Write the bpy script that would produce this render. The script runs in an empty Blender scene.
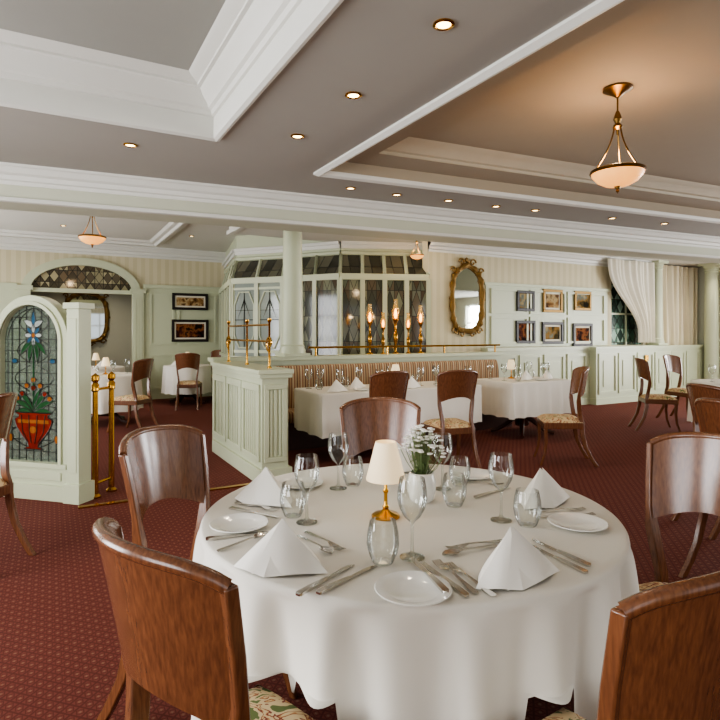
import bpy, bmesh, math, random
from math import sin, cos, pi, radians, atan2, sqrt, floor
from mathutils import Vector
random.seed(4)
AN=radians(29); CA,SA=cos(AN),sin(AN)
def C(x,d): return (x*CA+d*SA, -x*SA+d*CA)      # metres right / metres ahead -> room axes
def face(fx,fd):
    w=C(fx,fd); return atan2(-w[0],w[1])
def lin(h):
    h=h.lstrip('#'); o=[]
    for i in (0,2,4):
        c=int(h[i:i+2],16)/255; o.append(c/12.92 if c<=.04045 else ((c+.055)/1.055)**2.4)
    return (o[0],o[1],o[2],1)
COL=bpy.context.scene.collection
# ---------------------------------------------------------------- materials
def newmat(n):
    m=bpy.data.materials.new(n); m.use_nodes=True
    nt=m.node_tree; b=nt.nodes['Principled BSDF']; return m,nt,b
def pm(n,col,rough=.5,metal=0,coat=0,var=.06,scale=6,bump=0,bscale=200,emit=0,ecol=None,spec=.5,sub=0):
    m,nt,b=newmat(n); L=nt.links
    tc=nt.nodes.new('ShaderNodeTexCoord'); no=nt.nodes.new('ShaderNodeTexNoise'); no.inputs['Scale'].default_value=scale; no.inputs['Detail'].default_value=4
    L.new(tc.outputs['Object'],no.inputs['Vector'])
    mx=nt.nodes.new('ShaderNodeMix'); mx.data_type='RGBA'
    c=lin(col); L.new(no.outputs['Fac'],mx.inputs[0])
    mx.inputs[6].default_value=tuple(max(0,v*(1-var)) for v in c[:3])+(1,)
    mx.inputs[7].default_value=tuple(min(1,v*(1+var)) for v in c[:3])+(1,)
    L.new(mx.outputs[2],b.inputs['Base Color'])
    b.inputs['Roughness'].default_value=rough; b.inputs['Metallic'].default_value=metal
    b.inputs['Coat Weight'].default_value=coat; b.inputs['Coat Roughness'].default_value=.12
    b.inputs['Specular IOR Level'].default_value=spec
    if bump:
        n2=nt.nodes.new('ShaderNodeTexNoise'); n2.inputs['Scale'].default_value=bscale
        L.new(tc.outputs['Object'],n2.inputs['Vector'])
        bp=nt.nodes.new('ShaderNodeBump'); bp.inputs['Strength'].default_value=bump; bp.inputs['Distance'].default_value=.002
        L.new(n2.outputs['Fac'],bp.inputs['Height']); L.new(bp.outputs['Normal'],b.inputs['Normal'])
    if emit:
        b.inputs['Emission Color'].default_value=lin(ecol or col); b.inputs['Emission Strength'].default_value=emit
    return m
def math_(nt,op,a,b=None):
    n=nt.nodes.new('ShaderNodeMath'); n.operation=op
    for i,v in enumerate((a,b)):
        if v is None: continue
        if isinstance(v,(int,float)): n.inputs[i].default_value=v
        else: nt.links.new(v,n.inputs[i])
    return n.outputs[0]
def mixc(nt,f,a,b):
    n=nt.nodes.new('ShaderNodeMix'); n.data_type='RGBA'
    for i,v in ((0,f),(6,a),(7,b)):
        if isinstance(v,(int,float,tuple)): n.inputs[i].default_value=v
        else: nt.links.new(v,n.inputs[i])
    return n.outputs[2]
def objxyz(nt):
    tc=nt.nodes.new('ShaderNodeTexCoord'); s=nt.nodes.new('ShaderNodeSeparateXYZ')
    nt.links.new(tc.outputs['Object'],s.inputs[0]); return tc,s.outputs[0],s.outputs[1],s.outputs[2]
def carpet():
    m,nt,b=newmat('red_patterned_carpet'); tc,x,y,z=objxyz(nt); s=.066
    p=math_(nt,'MULTIPLY',math_(nt,'ADD',x,y),1/s); q=math_(nt,'MULTIPLY',math_(nt,'SUBTRACT',x,y),1/s)
    fp=math_(nt,'ABSOLUTE',math_(nt,'SUBTRACT',math_(nt,'FRACT',p),.5)); fq=math_(nt,'ABSOLUTE',math_(nt,'SUBTRACT',math_(nt,'FRACT',q),.5))
    line=math_(nt,'GREATER_THAN',math_(nt,'MAXIMUM',fp,fq),.41)
    dot=math_(nt,'LESS_THAN',math_(nt,'MAXIMUM',fp,fq),.11)
    ring=math_(nt,'MULTIPLY',math_(nt,'LESS_THAN',math_(nt,'ADD',fp,fq),.42),math_(nt,'GREATER_THAN',math_(nt,'ADD',fp,fq),.30))
    c=mixc(nt,line,lin('#744036'),lin('#5b3029')); c=mixc(nt,ring,c,lin('#5d3129')); c=mixc(nt,dot,c,lin('#84604f'))
    no=nt.nodes.new('ShaderNodeTexNoise'); no.inputs['Scale'].default_value=300; nt.links.new(tc.outputs['Object'],no.inputs['Vector'])
    c=mixc(nt,math_(nt,'MULTIPLY',no.outputs['Fac'],.45),c,lin('#4a2822'))
    nt.links.new(c,b.inputs['Base Color']); b.inputs['Roughness'].default_value=.95; b.inputs['Specular IOR Level'].default_value=.15
    bp=nt.nodes.new('ShaderNodeBump'); bp.inputs['Strength'].default_value=.4; bp.inputs['Distance'].default_value=.004
    nt.links.new(no.outputs['Fac'],bp.inputs['Height']); nt.links.new(bp.outputs['Normal'],b.inputs['Normal'])
    return m
def wood(n,c1,c2,rough=.25,coat=.5,sx=(16,16,1.1)):
    m,nt,b=newmat(n); tc=nt.nodes.new('ShaderNodeTexCoord'); mp=nt.nodes.new('ShaderNodeMapping'); mp.inputs['Scale'].default_value=sx
    no=nt.nodes.new('ShaderNodeTexNoise'); no.inputs['Scale'].default_value=9; no.inputs['Detail'].default_value=6; no.inputs['Distortion'].default_value=.2
    nt.links.new(tc.outputs['Object'],mp.inputs[0]); nt.links.new(mp.outputs[0],no.inputs['Vector'])
    r=nt.nodes.new('ShaderNodeValToRGB'); r.color_ramp.elements[0].position=.05; r.color_ramp.elements[1].position=.95
    r.color_ramp.elements[0].color=lin(c1); r.color_ramp.elements[1].color=lin(c2)
    nt.links.new(no.outputs['Fac'],r.inputs[0]); nt.links.new(r.outputs[0],b.inputs['Base Color'])
    b.inputs['Roughness'].default_value=rough; b.inputs['Coat Weight'].default_value=coat; b.inputs['Coat Roughness'].default_value=.2
    return m
def floral():
    m,nt,b=newmat('floral_seat_fabric'); tc=nt.nodes.new('ShaderNodeTexCoord')
    no=nt.nodes.new('ShaderNodeTexNoise'); no.inputs['Scale'].default_value=11; no.inputs['Detail'].default_value=2; no.inputs['Distortion'].default_value=2.2
    nt.links.new(tc.outputs['Object'],no.inputs['Vector'])
    r=nt.nodes.new('ShaderNodeValToRGB'); r.color_ramp.interpolation='CONSTANT'; e=r.color_ramp.elements
    e[0].position=0; e[0].color=lin('#5d6a3a'); e[1].position=.38; e[1].color=lin('#cdb78e')
    for p,c in ((.50,'#cdb78e'),(.53,'#7c3a2c'),(.57,'#b98a58'),(.60,'#cdb78e'),(.66,'#6a3a2e')):
        q=e.new(p); q.color=lin(c)
    nt.links.new(no.outputs['Fac'],r.inputs[0]); nt.links.new(r.outputs[0],b.inputs['Base Color']); b.inputs['Roughness'].default_value=.85
    return m
def stripes(n,cols,period,axis=0,rough=.85):
    m,nt,b=newmat(n); tc,x,y,z=objxyz(nt)
    f=math_(nt,'FRACT',math_(nt,'MULTIPLY',(x,y,z)[axis],1/period))
    r=nt.nodes.new('ShaderNodeValToRGB'); r.color_ramp.interpolation='CONSTANT'; e=r.color_ramp.elements
    e[0].position=0; e[0].color=lin(cols[0][1]); e[1].position=cols[1][0]; e[1].color=lin(cols[1][1])
    for p,c in cols[2:]:
        q=e.new(p); q.color=lin(c)
    nt.links.new(f,r.inputs[0]); nt.links.new(r.outputs[0],b.inputs['Base Color']); b.inputs['Roughness'].default_value=rough
    return m
def leaded(n,w,h,cols,lead='#2a2a26',lw=.035,diamond=True):
    m,nt,b=newmat(n); tc,x,y,z=objxyz(nt)
    p=math_(nt,'MULTIPLY',x,1/w); q=math_(nt,'MULTIPLY',z,1/h)
    fp=math_(nt,'ABSOLUTE',math_(nt,'SUBTRACT',math_(nt,'FRACT',p),.5)); fq=math_(nt,'ABSOLUTE',math_(nt,'SUBTRACT',math_(nt,'FRACT',q),.5))
    ln=math_(nt,'MAXIMUM',math_(nt,'GREATER_THAN',fp,.5-lw),math_(nt,'GREATER_THAN',fq,.5-lw*w/h))
    dd=math_(nt,'ADD',fp,fq); th=.46 if diamond else 5
    ln=math_(nt,'MAXIMUM',ln,math_(nt,'MULTIPLY',math_(nt,'GREATER_THAN',dd,th),math_(nt,'LESS_THAN',dd,th+lw*2)))
    cb=nt.nodes.new('ShaderNodeCombineXYZ'); nt.links.new(math_(nt,'ADD',math_(nt,'FLOOR',p),math_(nt,'MULTIPLY',math_(nt,'GREATER_THAN',dd,th),13)),cb.inputs[0]); nt.links.new(math_(nt,'FLOOR',q),cb.inputs[1])
    wn=nt.nodes.new('ShaderNodeTexWhiteNoise'); nt.links.new(cb.outputs[0],wn.inputs[0])
    r=nt.nodes.new('ShaderNodeValToRGB'); r.color_ramp.interpolation='CONSTANT'; e=r.color_ramp.elements
    e[0].position=0; e[0].color=lin(cols[0]); e[1].position=1/len(cols); e[1].color=lin(cols[1])
    for i,c in enumerate(cols[2:]):
        k=e.new((i+2)/len(cols)); k.color=lin(c)
    nt.links.new(wn.outputs['Value'],r.inputs[0])
    nt.links.new(mixc(nt,ln,r.outputs[0],lin(lead)),b.inputs['Base Color']); b.inputs['Roughness'].default_value=.08
    return m
def thin(n,tint='#fafcfa',gl=1):
    m=bpy.data.materials.new(n); m.use_nodes=True; nt=m.node_tree; nt.nodes.clear()
    o=nt.nodes.new('ShaderNodeOutputMaterial'); t=nt.nodes.new('ShaderNodeBsdfTransparent'); g=nt.nodes.new('ShaderNodeBsdfGlossy'); mx=nt.nodes.new('ShaderNodeMixShader'); lw=nt.nodes.new('ShaderNodeLayerWeight')
    g.inputs['Color'].default_value=(gl,gl,gl,1); g.inputs['Roughness'].default_value=.02; lw.inputs[0].default_value=.3
    l2=nt.nodes.new('ShaderNodeLayerWeight'); l2.inputs[0].default_value=.18
    nt.links.new(mixc(nt,l2.outputs['Facing'],lin(tint),lin('#8c9490')),t.inputs[0])
    f=math_(nt,'ADD',math_(nt,'MULTIPLY',lw.outputs['Fresnel'],.8),.03)
    nt.links.new(f,mx.inputs[0]); nt.links.new(t.outputs[0],mx.inputs[1]); nt.links.new(g.outputs[0],mx.inputs[2]); nt.links.new(mx.outputs[0],o.inputs[0])
    return m
def coloured(n,c,tr=.5):
    m=bpy.data.materials.new(n); m.use_nodes=True; nt=m.node_tree; nt.nodes.clear()
    o=nt.nodes.new('ShaderNodeOutputMaterial'); t=nt.nodes.new('ShaderNodeBsdfTransparent'); g=nt.nodes.new('ShaderNodeBsdfPrincipled'); mx=nt.nodes.new('ShaderNodeMixShader')
    tc=nt.nodes.new('ShaderNodeTexCoord'); no=nt.nodes.new('ShaderNodeTexNoise'); no.inputs['Scale'].default_value=14; nt.links.new(tc.outputs['Object'],no.inputs['Vector'])
    cc=lin(c); nt.links.new(mixc(nt,no.outputs['Fac'],tuple(v*.4 for v in cc[:3])+(1,),tuple(min(1,v*1.4) for v in cc[:3])+(1,)),g.inputs['Base Color'])
    t.inputs[0].default_value=cc; g.inputs['Roughness'].default_value=.1; mx.inputs[0].default_value=1-tr
    nt.links.new(t.outputs[0],mx.inputs[1]); nt.links.new(g.outputs[0],mx.inputs[2]); nt.links.new(mx.outputs[0],o.inputs[0])
    return m
def painting(n,cols,sc=3,grad=0.0):
    m,nt,b=newmat(n); tc=nt.nodes.new('ShaderNodeTexCoord'); no=nt.nodes.new('ShaderNodeTexNoise'); no.inputs['Scale'].default_value=sc; no.inputs['Detail'].default_value=3
    oi=nt.nodes.new('ShaderNodeObjectInfo'); va=nt.nodes.new('ShaderNodeVectorMath'); va.operation='ADD'
    nt.links.new(tc.outputs['Object'],va.inputs[0]); nt.links.new(oi.outputs['Location'],va.inputs[1])
    nt.links.new(va.outputs[0],no.inputs['Vector']); r=nt.nodes.new('ShaderNodeValToRGB'); e=r.color_ramp.elements
    e[0].position=.35; e[0].color=lin(cols[0]); e[1].position=.65; e[1].color=lin(cols[-1])
    for i,c in enumerate(cols[1:-1]): k=e.new(.35+.3*(i+1)/(len(cols)-1)); k.color=lin(c)
    s=nt.nodes.new('ShaderNodeSeparateXYZ'); nt.links.new(tc.outputs['Object'],s.inputs[0])
    nt.links.new(math_(nt,'ADD',no.outputs['Fac'],math_(nt,'MULTIPLY',s.outputs[2],grad)),r.inputs[0]); nt.links.new(r.outputs[0],b.inputs['Base Color']); b.inputs['Roughness'].default_value=.8; b.inputs['Specular IOR Level'].default_value=.1
    return m
M={}
M['carpet']=carpet()
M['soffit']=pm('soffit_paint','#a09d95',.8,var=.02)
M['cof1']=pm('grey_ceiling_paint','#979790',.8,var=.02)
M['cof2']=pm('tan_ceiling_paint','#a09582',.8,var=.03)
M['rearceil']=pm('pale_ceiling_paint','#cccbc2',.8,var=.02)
M['trim']=pm('white_moulding_paint','#d0d0c9',.5,var=.02)
M['cream']=pm('sage_cream_paint','#b9bfa3',.42,var=.03,scale=3)
M['cream2']=pm('cream_wall_paint','#b9bba8',.6,var=.03)
M['paper']=stripes('striped_wallpaper',[(0,'#c8c0a3'),(.5,'#bfb798')],.16)
M['wood']=wood('polished_mahogany_brown_wood','#3f2317','#855536',.27,.45)
M['dwood']=wood('dark_mahogany_wood','#2a130a','#442010',.3,.4)
M['linen']=pm('white_linen','#dfdbd1',.85,var=.02,bump=.15,bscale=900)
M['napkin']=pm('white_napkin_cotton','#f0ede5',.85,var=.02,bump=.2,bscale=700)
M['china']=pm('white_china','#f1f0ea',.12,coat=.5,var=.01)
M['mount']=pm('pale_picture_mount','#d6d0bd',.8,var=.02)
M['steel']=pm('polished_steel','#cfcdc7',.18,metal=1,var=.02)
M['brass']=pm('polished_brass','#c0913f',.2,metal=1,var=.05)
M['obrass']=pm('aged_brass','#a37834',.25,metal=1,var=.1)
M['bronze']=pm('aged_bronze','#7d6136',.35,metal=1,var=.1)
M['gold']=pm('antique_gilt_frame','#7d6234',.5,metal=.7,var=.3,scale=20)
M['black']=pm('dark_frame_wood','#170e0a',.5)
M['glass']=thin('clear_glass'); M['floral']=floral()
M['shade']=pm('cream_lamp_shade','#f4e8cc',.8,emit=.45,ecol='#ffd596')
M['amber']=pm('glowing_flame_bulb','#f0b060',.3,emit=8,ecol='#ffb65e')
M['warmglass']=coloured('warm_clear_glass','#ffe2b0',.85)
M['alab']=pm('alabaster_bowl','#d8a868',.4,emit=1.1,ecol='#ffa850',var=.4,scale=14)
M['spotglow']=pm('downlight_lens','#fff6dd',.4,emit=10,ecol='#ffd894')
M['bench']=stripes('striped_banquette_fabric',[(0,'#a68a68'),(.22,'#7a4e38'),(.34,'#bba98a'),(.55,'#8d6248'),(.7,'#b09a78'),(.88,'#5f4030')],.11)
M['lead']=leaded('leaded_window_glass',.15,.42,['#565a4e','#6b6e5e','#474a40','#5f5748','#7a7d68','#4f4436','#5f6656','#3f433a'],lw=.028)
M['lead2']=leaded('leaded_roof_glass',.18,.5,['#46443a','#5a5749','#38372e','#666352','#4d4a3c'],diamond=False)
M['etched']=leaded('etched_door_glass',.5,.9,['#949c92','#88918a','#a0a69a'],lw=.01,lead='#55564c',diamond=False)
M['mirror']=pm('mirror_silver','#d0d4d0',.03,metal=1,var=0)
M['curt']=pm('sheer_white_curtain','#e2decf',.9,var=.05)
M['drape']=stripes('striped_drape_fabric',[(0,'#ded6bf'),(.5,'#d2c8ac')],.11)
M['leaf']=pm('leaf_green','#66794c',.6,var=.25); M['petal']=pm('white_petals','#f2f1ea',.7)
M['leadcame']=pm('lead_came','#25251f',.4,metal=.4)
# ---------------------------------------------------------------- mesh builder
class MB:
    def __init__(s): s.v=[];s.f=[];s.m=[]
    def add(s,vs,fs,mi=0):
        n=len(s.v); s.v+=[tuple(p) for p in vs]; s.f+=[tuple(i+n for i in f) for f in fs]; s.m+=[mi]*len(fs); return s
    def box(s,x0,x1,y0,y1,z0,z1,mi=0,k=0.0):   # k: skew of y with x
        return s.add([(x0,y0+k*x0,z0),(x1,y0+k*x1,z0),(x1,y1+k*x1,z0),(x0,y1+k*x0,z0),(x0,y0+k*x0,z1),(x1,y0+k*x1,z1),(x1,y1+k*x1,z1),(x0,y1+k*x0,z1)],
              [(0,3,2,1),(4,5,6,7),(0,1,5,4),(1,2,6,5),(2,3,7,6),(3,0,4,7)],mi)
    def slab(s,poly,z0,z1,mi=0):
        n=len(poly); return s.add([(x,y,z0) for x,y in poly]+[(x,y,z1) for x,y in poly],[tuple(range(n)),tuple(range(2*n-1,n-1,-1))]+[(i,(i+1)%n,n+(i+1)%n,n+i) for i in range(n)],mi)
    def rows(s,R,cu=False,cv=False,mi=0,cap=False):
        n=len(R[0]); k=len(R); vs=[p for r in R for p in r]; fs=[]
        for i in range(k if cv else k-1):
            for j in range(n if cu else n-1):
                a=i*n+j; b=i*n+(j+1)%n; c=((i+1)%k)*n+(j+1)%n; d=((i+1)%k)*n+j
                fs.append((a,b,c,d))
        if cap: fs.append(tuple(range(n-1,-1,-1))); fs.append(tuple((k-1)*n+j for j in range(n)))
        return s.add(vs,fs,mi)
    def lathe(s,prof,n=24,c=(0,0,0),mi=0,cap=False):
        return s.rows([[(c[0]+r*cos(2*pi*j/n),c[1]+r*sin(2*pi*j/n),c[2]+z) for j in range(n)] for r,z in prof],cu=True,mi=mi,cap=cap)
    def tube(s,pts,r,n=8,mi=0,closed=False,sy=1.0):
        P=[Vector(p) for p in pts]; R=[]
        k=len(P); up=Vector((0,0,1)); prev=None
        for i in range(k):
            if closed: t=P[(i+1)%k]-P[i-1]
            else: t=P[min(i+1,k-1)]-P[max(i-1,0)]
            t.normalize()
            if prev is None: prev=up if abs(t.z)<.9 else Vector((1,0,0))
            a=(prev-t*prev.dot(t)).normalized(); b=t.cross(a); prev=a
            rr=r[i] if isinstance(r,(list,tuple)) else r
            R.append([tuple(P[i]+a*cos(2*pi*j/n)*rr+b*sin(2*pi*j/n)*rr*sy) for j in range(n)])
        return s.rows(R,cu=True,cv=closed,mi=mi,cap=not closed)
    def prism(s,poly,y0,y1,mi=0):
        n=len(poly); vs=[(x,y0,z) for x,z in poly]+[(x,y1,z) for x,z in poly]
        fs=[tuple(range(n)),tuple(range(2*n-1,n-1,-1))]+[(i,(i+1)%n,n+(i+1)%n,n+i) for i in range(n)]
        return s.add(vs,fs,mi)
    def sphere(s,c,r,n=8,mi=0,sz=1):
        R=[]
        for i in range(n//2+1):
            a=-pi/2+pi*i/(n//2); rr=max(.0001,r*cos(a)); R.append([(c[0]+rr*cos(2*pi*j/n),c[1]+rr*sin(2*pi*j/n),c[2]+r*sz*sin(a)) for j in range(n)])
        return s.rows(R,cu=True,mi=mi)
    def pframe(s,x0,x1,z0,z1,y,t=.04,dep=.02,mi=0):
        s.box(x0,x1,y-dep,y,z0,z0+t,mi); s.box(x0,x1,y-dep,y,z1-t,z1,mi); s.box(x0,x0+t,y-dep,y,z0+t,z1-t,mi); s.box(x1-t,x1,y-dep,y,z0+t,z1-t,mi)
def mk(name,mb,mats,loc=(0,0,0),rot=0,parent=None,label=None,cat=None,group=None,kind=None,bevel=0,smooth=35):
    me=bpy.data.meshes.new(name); me.from_pydata(mb.v,[],mb.f)
    if not isinstance(mats,(list,tuple)): mats=[mats]
    for m in mats: me.materials.append(m)
    me.polygons.foreach_set('material_index',mb.m)
    bm=bmesh.new(); bm.from_mesh(me); bmesh.ops.recalc_face_normals(bm,faces=bm.faces); bm.to_mesh(me); bm.free()
    me.polygons.foreach_set('use_smooth',[True]*len(me.polygons)); me.set_sharp_from_angle(angle=radians(smooth)); me.update()
    o=bpy.data.objects.new(name,me); COL.objects.link(o); o.location=loc; o.rotation_euler=(0,0,rot)
    if parent: o.parent=parent
    tag(o,label,cat,group,kind)
    if bevel:
        b=o.modifiers.new('bevel','BEVEL'); b.width=bevel; b.segments=2; b.limit_method='ANGLE'
    return o
def tag(o,label=None,cat=None,group=None,kind=None):
    for k,v in (('label',label),('category',cat),('group',group),('kind',kind)):
        if v: o[k]=v
def root(name,loc,rot,label,cat,group=None):
    e=bpy.data.objects.new(name,None); e.empty_display_size=.1; COL.objects.link(e); e.location=loc; e.rotation_euler=(0,0,rot); tag(e,label,cat,group); return e
def dup(o,loc,rot=0,label=None,scale=None):
    def rec(s,par):
        n=s.copy(); COL.objects.link(n)
        if par: n.parent=par
        for ch in s.children: rec(ch,n)
        return n
    n=rec(o,None); n.location=loc; n.rotation_euler=(0,0,rot)
    if label: n['label']=label
    n.scale=(scale or 1,)*3
    return n
KIT={}
def place(kind,loc,rot=0,label=None,scale=None):
    if kind not in KIT:
        o=BUILD[kind](); KIT[kind]=o; o.location=loc; o.rotation_euler=(0,0,rot)
        if label: o['label']=label
        if scale: o.scale=(scale,)*3
        return o
    return dup(KIT[kind],loc,rot,label,scale)
# ---------------------------------------------------------------- shell
ZC=2.7; ZU=3.0; ZT=2.93; ZR=3.2; ZS=2.95; BV0,BV1=5.12,5.44; BZ=2.42; VB=7.6; VL=12.5; K=-.095
X0,X1=-3.0,13.4; Y0=-2.2
mk('floor',MB().box(X0-.2,X1+.2,Y0-.2,14.8,-.1,0),M['carpet'],kind='structure')
kf=lambda u:4.1+K*(u-1.92)
mb=MB(); bl=lambda u:BV0+.02+K*u
mb.slab([(X0,3.71),(.96,3.71),(.96,bl(.96)),(X0,bl(X0))],ZC,ZC+.04)
mb.slab([(.96,Y0),(1.92,Y0),(1.92,bl(1.92)),(.96,bl(.96))],ZC,ZC+.04)
mb.slab([(1.92,kf(1.92)),(9,kf(9)),(9,bl(9)),(1.92,bl(1.92))],ZC,ZC+.04)
mb.slab([(9,Y0),(X1,Y0),(X1,bl(X1)),(9,bl(9))],ZC,ZC+.04)
mb.box(X0,.96,Y0,-1.8,ZC,ZC+.04); mb.box(X0,-2.6,-1.8,3.71,ZC,ZC+.04); mb.box(1.92,9,Y0,-1.8,ZC,ZC+.04)
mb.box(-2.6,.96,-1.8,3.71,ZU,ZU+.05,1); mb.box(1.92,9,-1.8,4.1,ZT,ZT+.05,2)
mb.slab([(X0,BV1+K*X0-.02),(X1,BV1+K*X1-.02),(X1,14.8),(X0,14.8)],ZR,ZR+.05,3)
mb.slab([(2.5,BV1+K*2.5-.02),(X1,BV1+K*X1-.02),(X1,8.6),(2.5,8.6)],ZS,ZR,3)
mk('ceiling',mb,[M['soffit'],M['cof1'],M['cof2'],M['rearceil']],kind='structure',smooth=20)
def ringtrim(name,u0,u1,v0,v1,prof,mat,k=0.0):
    mb=MB(); f=lambda u:v1+k*(u-u0)
    mb.rows([[(u0+o,v0+o,z),(u1-o,v0+o,z),(u1-o,f(u1-o)-o,z),(u0+o,f(u0+o)-o,z)] for o,z in prof],cu=True); mk(name,mb,mat,kind='structure',smooth=20)
ringtrim('trim_1',-2.6,.96,-1.8,3.71,[(-.035,2.70),(-.035,2.685),(-.01,2.672),(.012,2.684),(.015,2.70),(.015,2.82),(.03,2.825),(.04,2.85),(.06,2.86),(.075,2.885),(.11,2.915),(.13,2.945),(.15,2.95),(.15,2.965),(.20,2.985),(.22,3.001)],M['trim'])
ringtrim('trim_2',1.92,9.0,-1.8,4.1,[(-.05,2.70),(-.05,2.685),(-.02,2.665),(.012,2.678),(.02,2.70),(.02,2.71)],M['trim'],K)
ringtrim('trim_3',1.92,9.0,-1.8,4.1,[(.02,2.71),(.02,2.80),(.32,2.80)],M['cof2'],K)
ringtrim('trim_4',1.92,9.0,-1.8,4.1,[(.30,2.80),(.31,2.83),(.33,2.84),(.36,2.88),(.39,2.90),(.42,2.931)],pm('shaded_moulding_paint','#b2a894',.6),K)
ringtrim('trim_15',-2.2,1.9,6.2,11.7,[(-.06,3.201),(-.05,3.15),(0,3.14),(.05,3.11),(.08,3.11),(.10,3.15),(.16,3.16),(.2,3.201)],M['trim'])
mk('wall_beam',MB().box(X0,X1,BV0,BV1,BZ,3.22,k=K),M['cream2'],kind='structure')
def runtrim(name,u0,u1,v,prof,mat,sgn=-1,k=0.0):
    mb=MB(); mb.rows([[(u0,v+k*u0+sgn*o,z) for o,z in prof],[(u1,v+k*u1+sgn*o,z) for o,z in prof]],cu=True,cap=False); mk(name,mb,mat,kind='structure',smooth=20)
cor=[(0,0),(.10,0),(.10,-.02),(.085,-.03),(.06,-.07),(.035,-.085),(.03,-.12),(.012,-.13),(.01,-.16),(0,-.16)]
runtrim('trim_5',X0,X1,BV0,[(o*1.1,ZC+z*.9) for o,z in cor],M['trim'],k=K)
runtrim('trim_6',X0,X1,BV0,[(0,BZ+.04),(.025,BZ+.035),(.03,BZ+.005),(0,BZ)],M['trim'],k=K)
runtrim('trim_7',X0,2.5,BV1,[(o,ZR+z) for o,z in cor],M['trim'],1,K)
mb=MB(); mb.box(2.44,2.5,BV1-.2,8.6,ZS-.02,ZR); mb.box(2.36,2.5,BV1-.2,8.6,ZR-.06,ZR); mb.box(2.40,2.5,BV1-.2,8.6,ZR-.12,ZR-.06); mb.box(2.40,2.46,BV1-.2,8.6,ZS-.03,ZS+.03)
mk('trim_8',mb,M['trim'],kind='structure')
def wall_y(name,v0,v1,u0,u1,z1,ops,mat):
    mb=MB(); x=u0
    for a,b,c,d in ops:
        mb.box(x,a,v0,v1,0,z1); mb.box(a,b,v0,v1,0,c); mb.box(a,b,v0,v1,d,z1); x=b
    mb.box(x,u1,v0,v1,0,z1); return mk(name,mb,mat,kind='structure')
def wall_x(name,u0,u1,v0,v1,z1,ops,mat):
    mb=MB(); y=v0
    for a,b,c,d in ops:
        mb.box(u0,u1,y,a,0,z1); mb.box(u0,u1,a,b,0,c); mb.box(u0,u1,a,b,d,z1); y=b
    mb.box(u0,u1,y,v1,0,z1); return mk(name,mb,mat,kind='structure')
wn=[0]
def window(axis,at,a,b,c,d,inward,power,col=(.98,.98,1.0)):
    wn[0]+=1; mb=MB(); t=.05
    for k in range(4):
        p=a+(b-a)*k/3
        (mb.box(p-t/2,p+t/2,at-.03,at+.03,c,d) if axis=='y' else mb.box(at-.03,at+.03,p-t/2,p+t/2,c,d))
    for k in range(4):
        z=c+(d-c)*k/3
        (mb.box(a,b,at-.025,at+.025,z-t/2,z+t/2) if axis=='y' else mb.box(at-.025,at+.025,a,b,z-t/2,z+t/2))
    mk('window_%d'%wn[0],mb,M['trim'],kind='structure')
    L=bpy.data.lights.new('daylight_and_fill','AREA'); L.shape='RECTANGLE'; L.size=(b-a); L.size_y=(d-c); L.energy=power; L.color=col
    o=bpy.data.objects.new('daylight_and_fill',L); COL.objects.link(o)
    m=(a+b)/2; zc=(c+d)/2
    off=-.12*inward
    if axis=='y': o.location=(m,at+off,zc); o.rotation_euler=(radians(90),0,0) if inward>0 else (radians(90),0,pi)
    else: o.location=(at+off,m,zc); o.rotation_euler=(radians(90),0,-pi/2 if inward>0 else pi/2)
bo=[(-2.3,-.3,.5,2.4),(.9,2.9,.5,2.4),(4.2,6.2,.5,2.4),(7.6,9.6,.5,2.4)]
wall_y('wall_back',Y0-.2,Y0,X0,X1,3.2,bo,M['paper'])
for i,(a,b,c,d) in enumerate(bo): window('y',Y0-.1,a,b,c,d,1,[16,6,26,115][i])
lo=[(-1.2,.8,.5,2.4),(2.0,4.2,.5,2.4),(6.6,8.4,.6,2.5),(9.4,11.4,.6,2.5)]  # last two openings are unseen, added to light the far room
wall_x('wall_left',X0-.2,X0,Y0-.2,14.8,3.2,lo,M['paper'])
for i,(a,b,c,d) in enumerate(lo): window('x',X0-.1,a,b,c,d,1,[110,210,110,130][i])
ro=[(-1,1.2,.5,2.4),(3.0,5.2,.5,2.4)]  # unseen windows added for side light from the right
wall_x('wall_right',X1,X1+.2,Y0-.2,8.6,3.2,ro,M['cream2'])
for a,b,c,d in ro: window('x',X1+.1,a,b,c,d,-1,330)
wall_y('wall_picture',VB,VB+.15,5.5,11.55,ZR,[(10.15,11.2,1.15,2.5)],M['paper'])
mb=MB(); v=VB
mb.box(6.75,10.0,v-.02,v,1.15,2.25); mb.box(6.7,10.05,v-.05,v,2.25,2.30)
for a,b in ((6.85,7.75),(7.8,8.75),(8.8,9.9)):
    mb.pframe(a,b,1.75,2.2,v-.02,.04,.03); mb.pframe(a,b,1.2,1.70,v-.02,.04,.03)
mk('trim_9',mb,M['cream'],kind='structure')
mb=MB(); mb.box(6.7,11.7,v-.14,v,0,1.08); mb.box(6.65,11.75,v-.18,v,1.08,1.14); mb.box(6.68,11.72,v-.165,v,0,.12)
mb.box(9.3,11.72,v-.30,v,0,1.08); mb.box(9.25,11.76,v-.34,v,1.08,1.13); mb.box(9.28,11.74,v-.32,v,0,.12)
for k in range(4):
    a=6.8+k*.62; mb.pframe(a,a+.55,.2,1.0,v-.14,.05,.025); mb.box(a+.14,a+.41,v-.155,v-.14,.34,.86)
for k in range(4):
    a=9.36+k*.59; mb.pframe(a,a+.54,.2,1.0,v-.30,.05,.025); mb.box(a+.14,a+.40,v-.315,v-.30,.34,.86)
mk('baseboard_picture',mb,M['cream'],kind='structure')
runtrim('trim_10',5.5,11.6,VB,[(o*1.2,ZS+z*1.2) for o,z in cor],M['trim'])
mk('wall_bay',MB().box(11.4,X1,8.4,8.6,0,ZR).box(11.4,11.55,VB,8.4,0,ZR),M['paper'],kind='structure')
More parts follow.
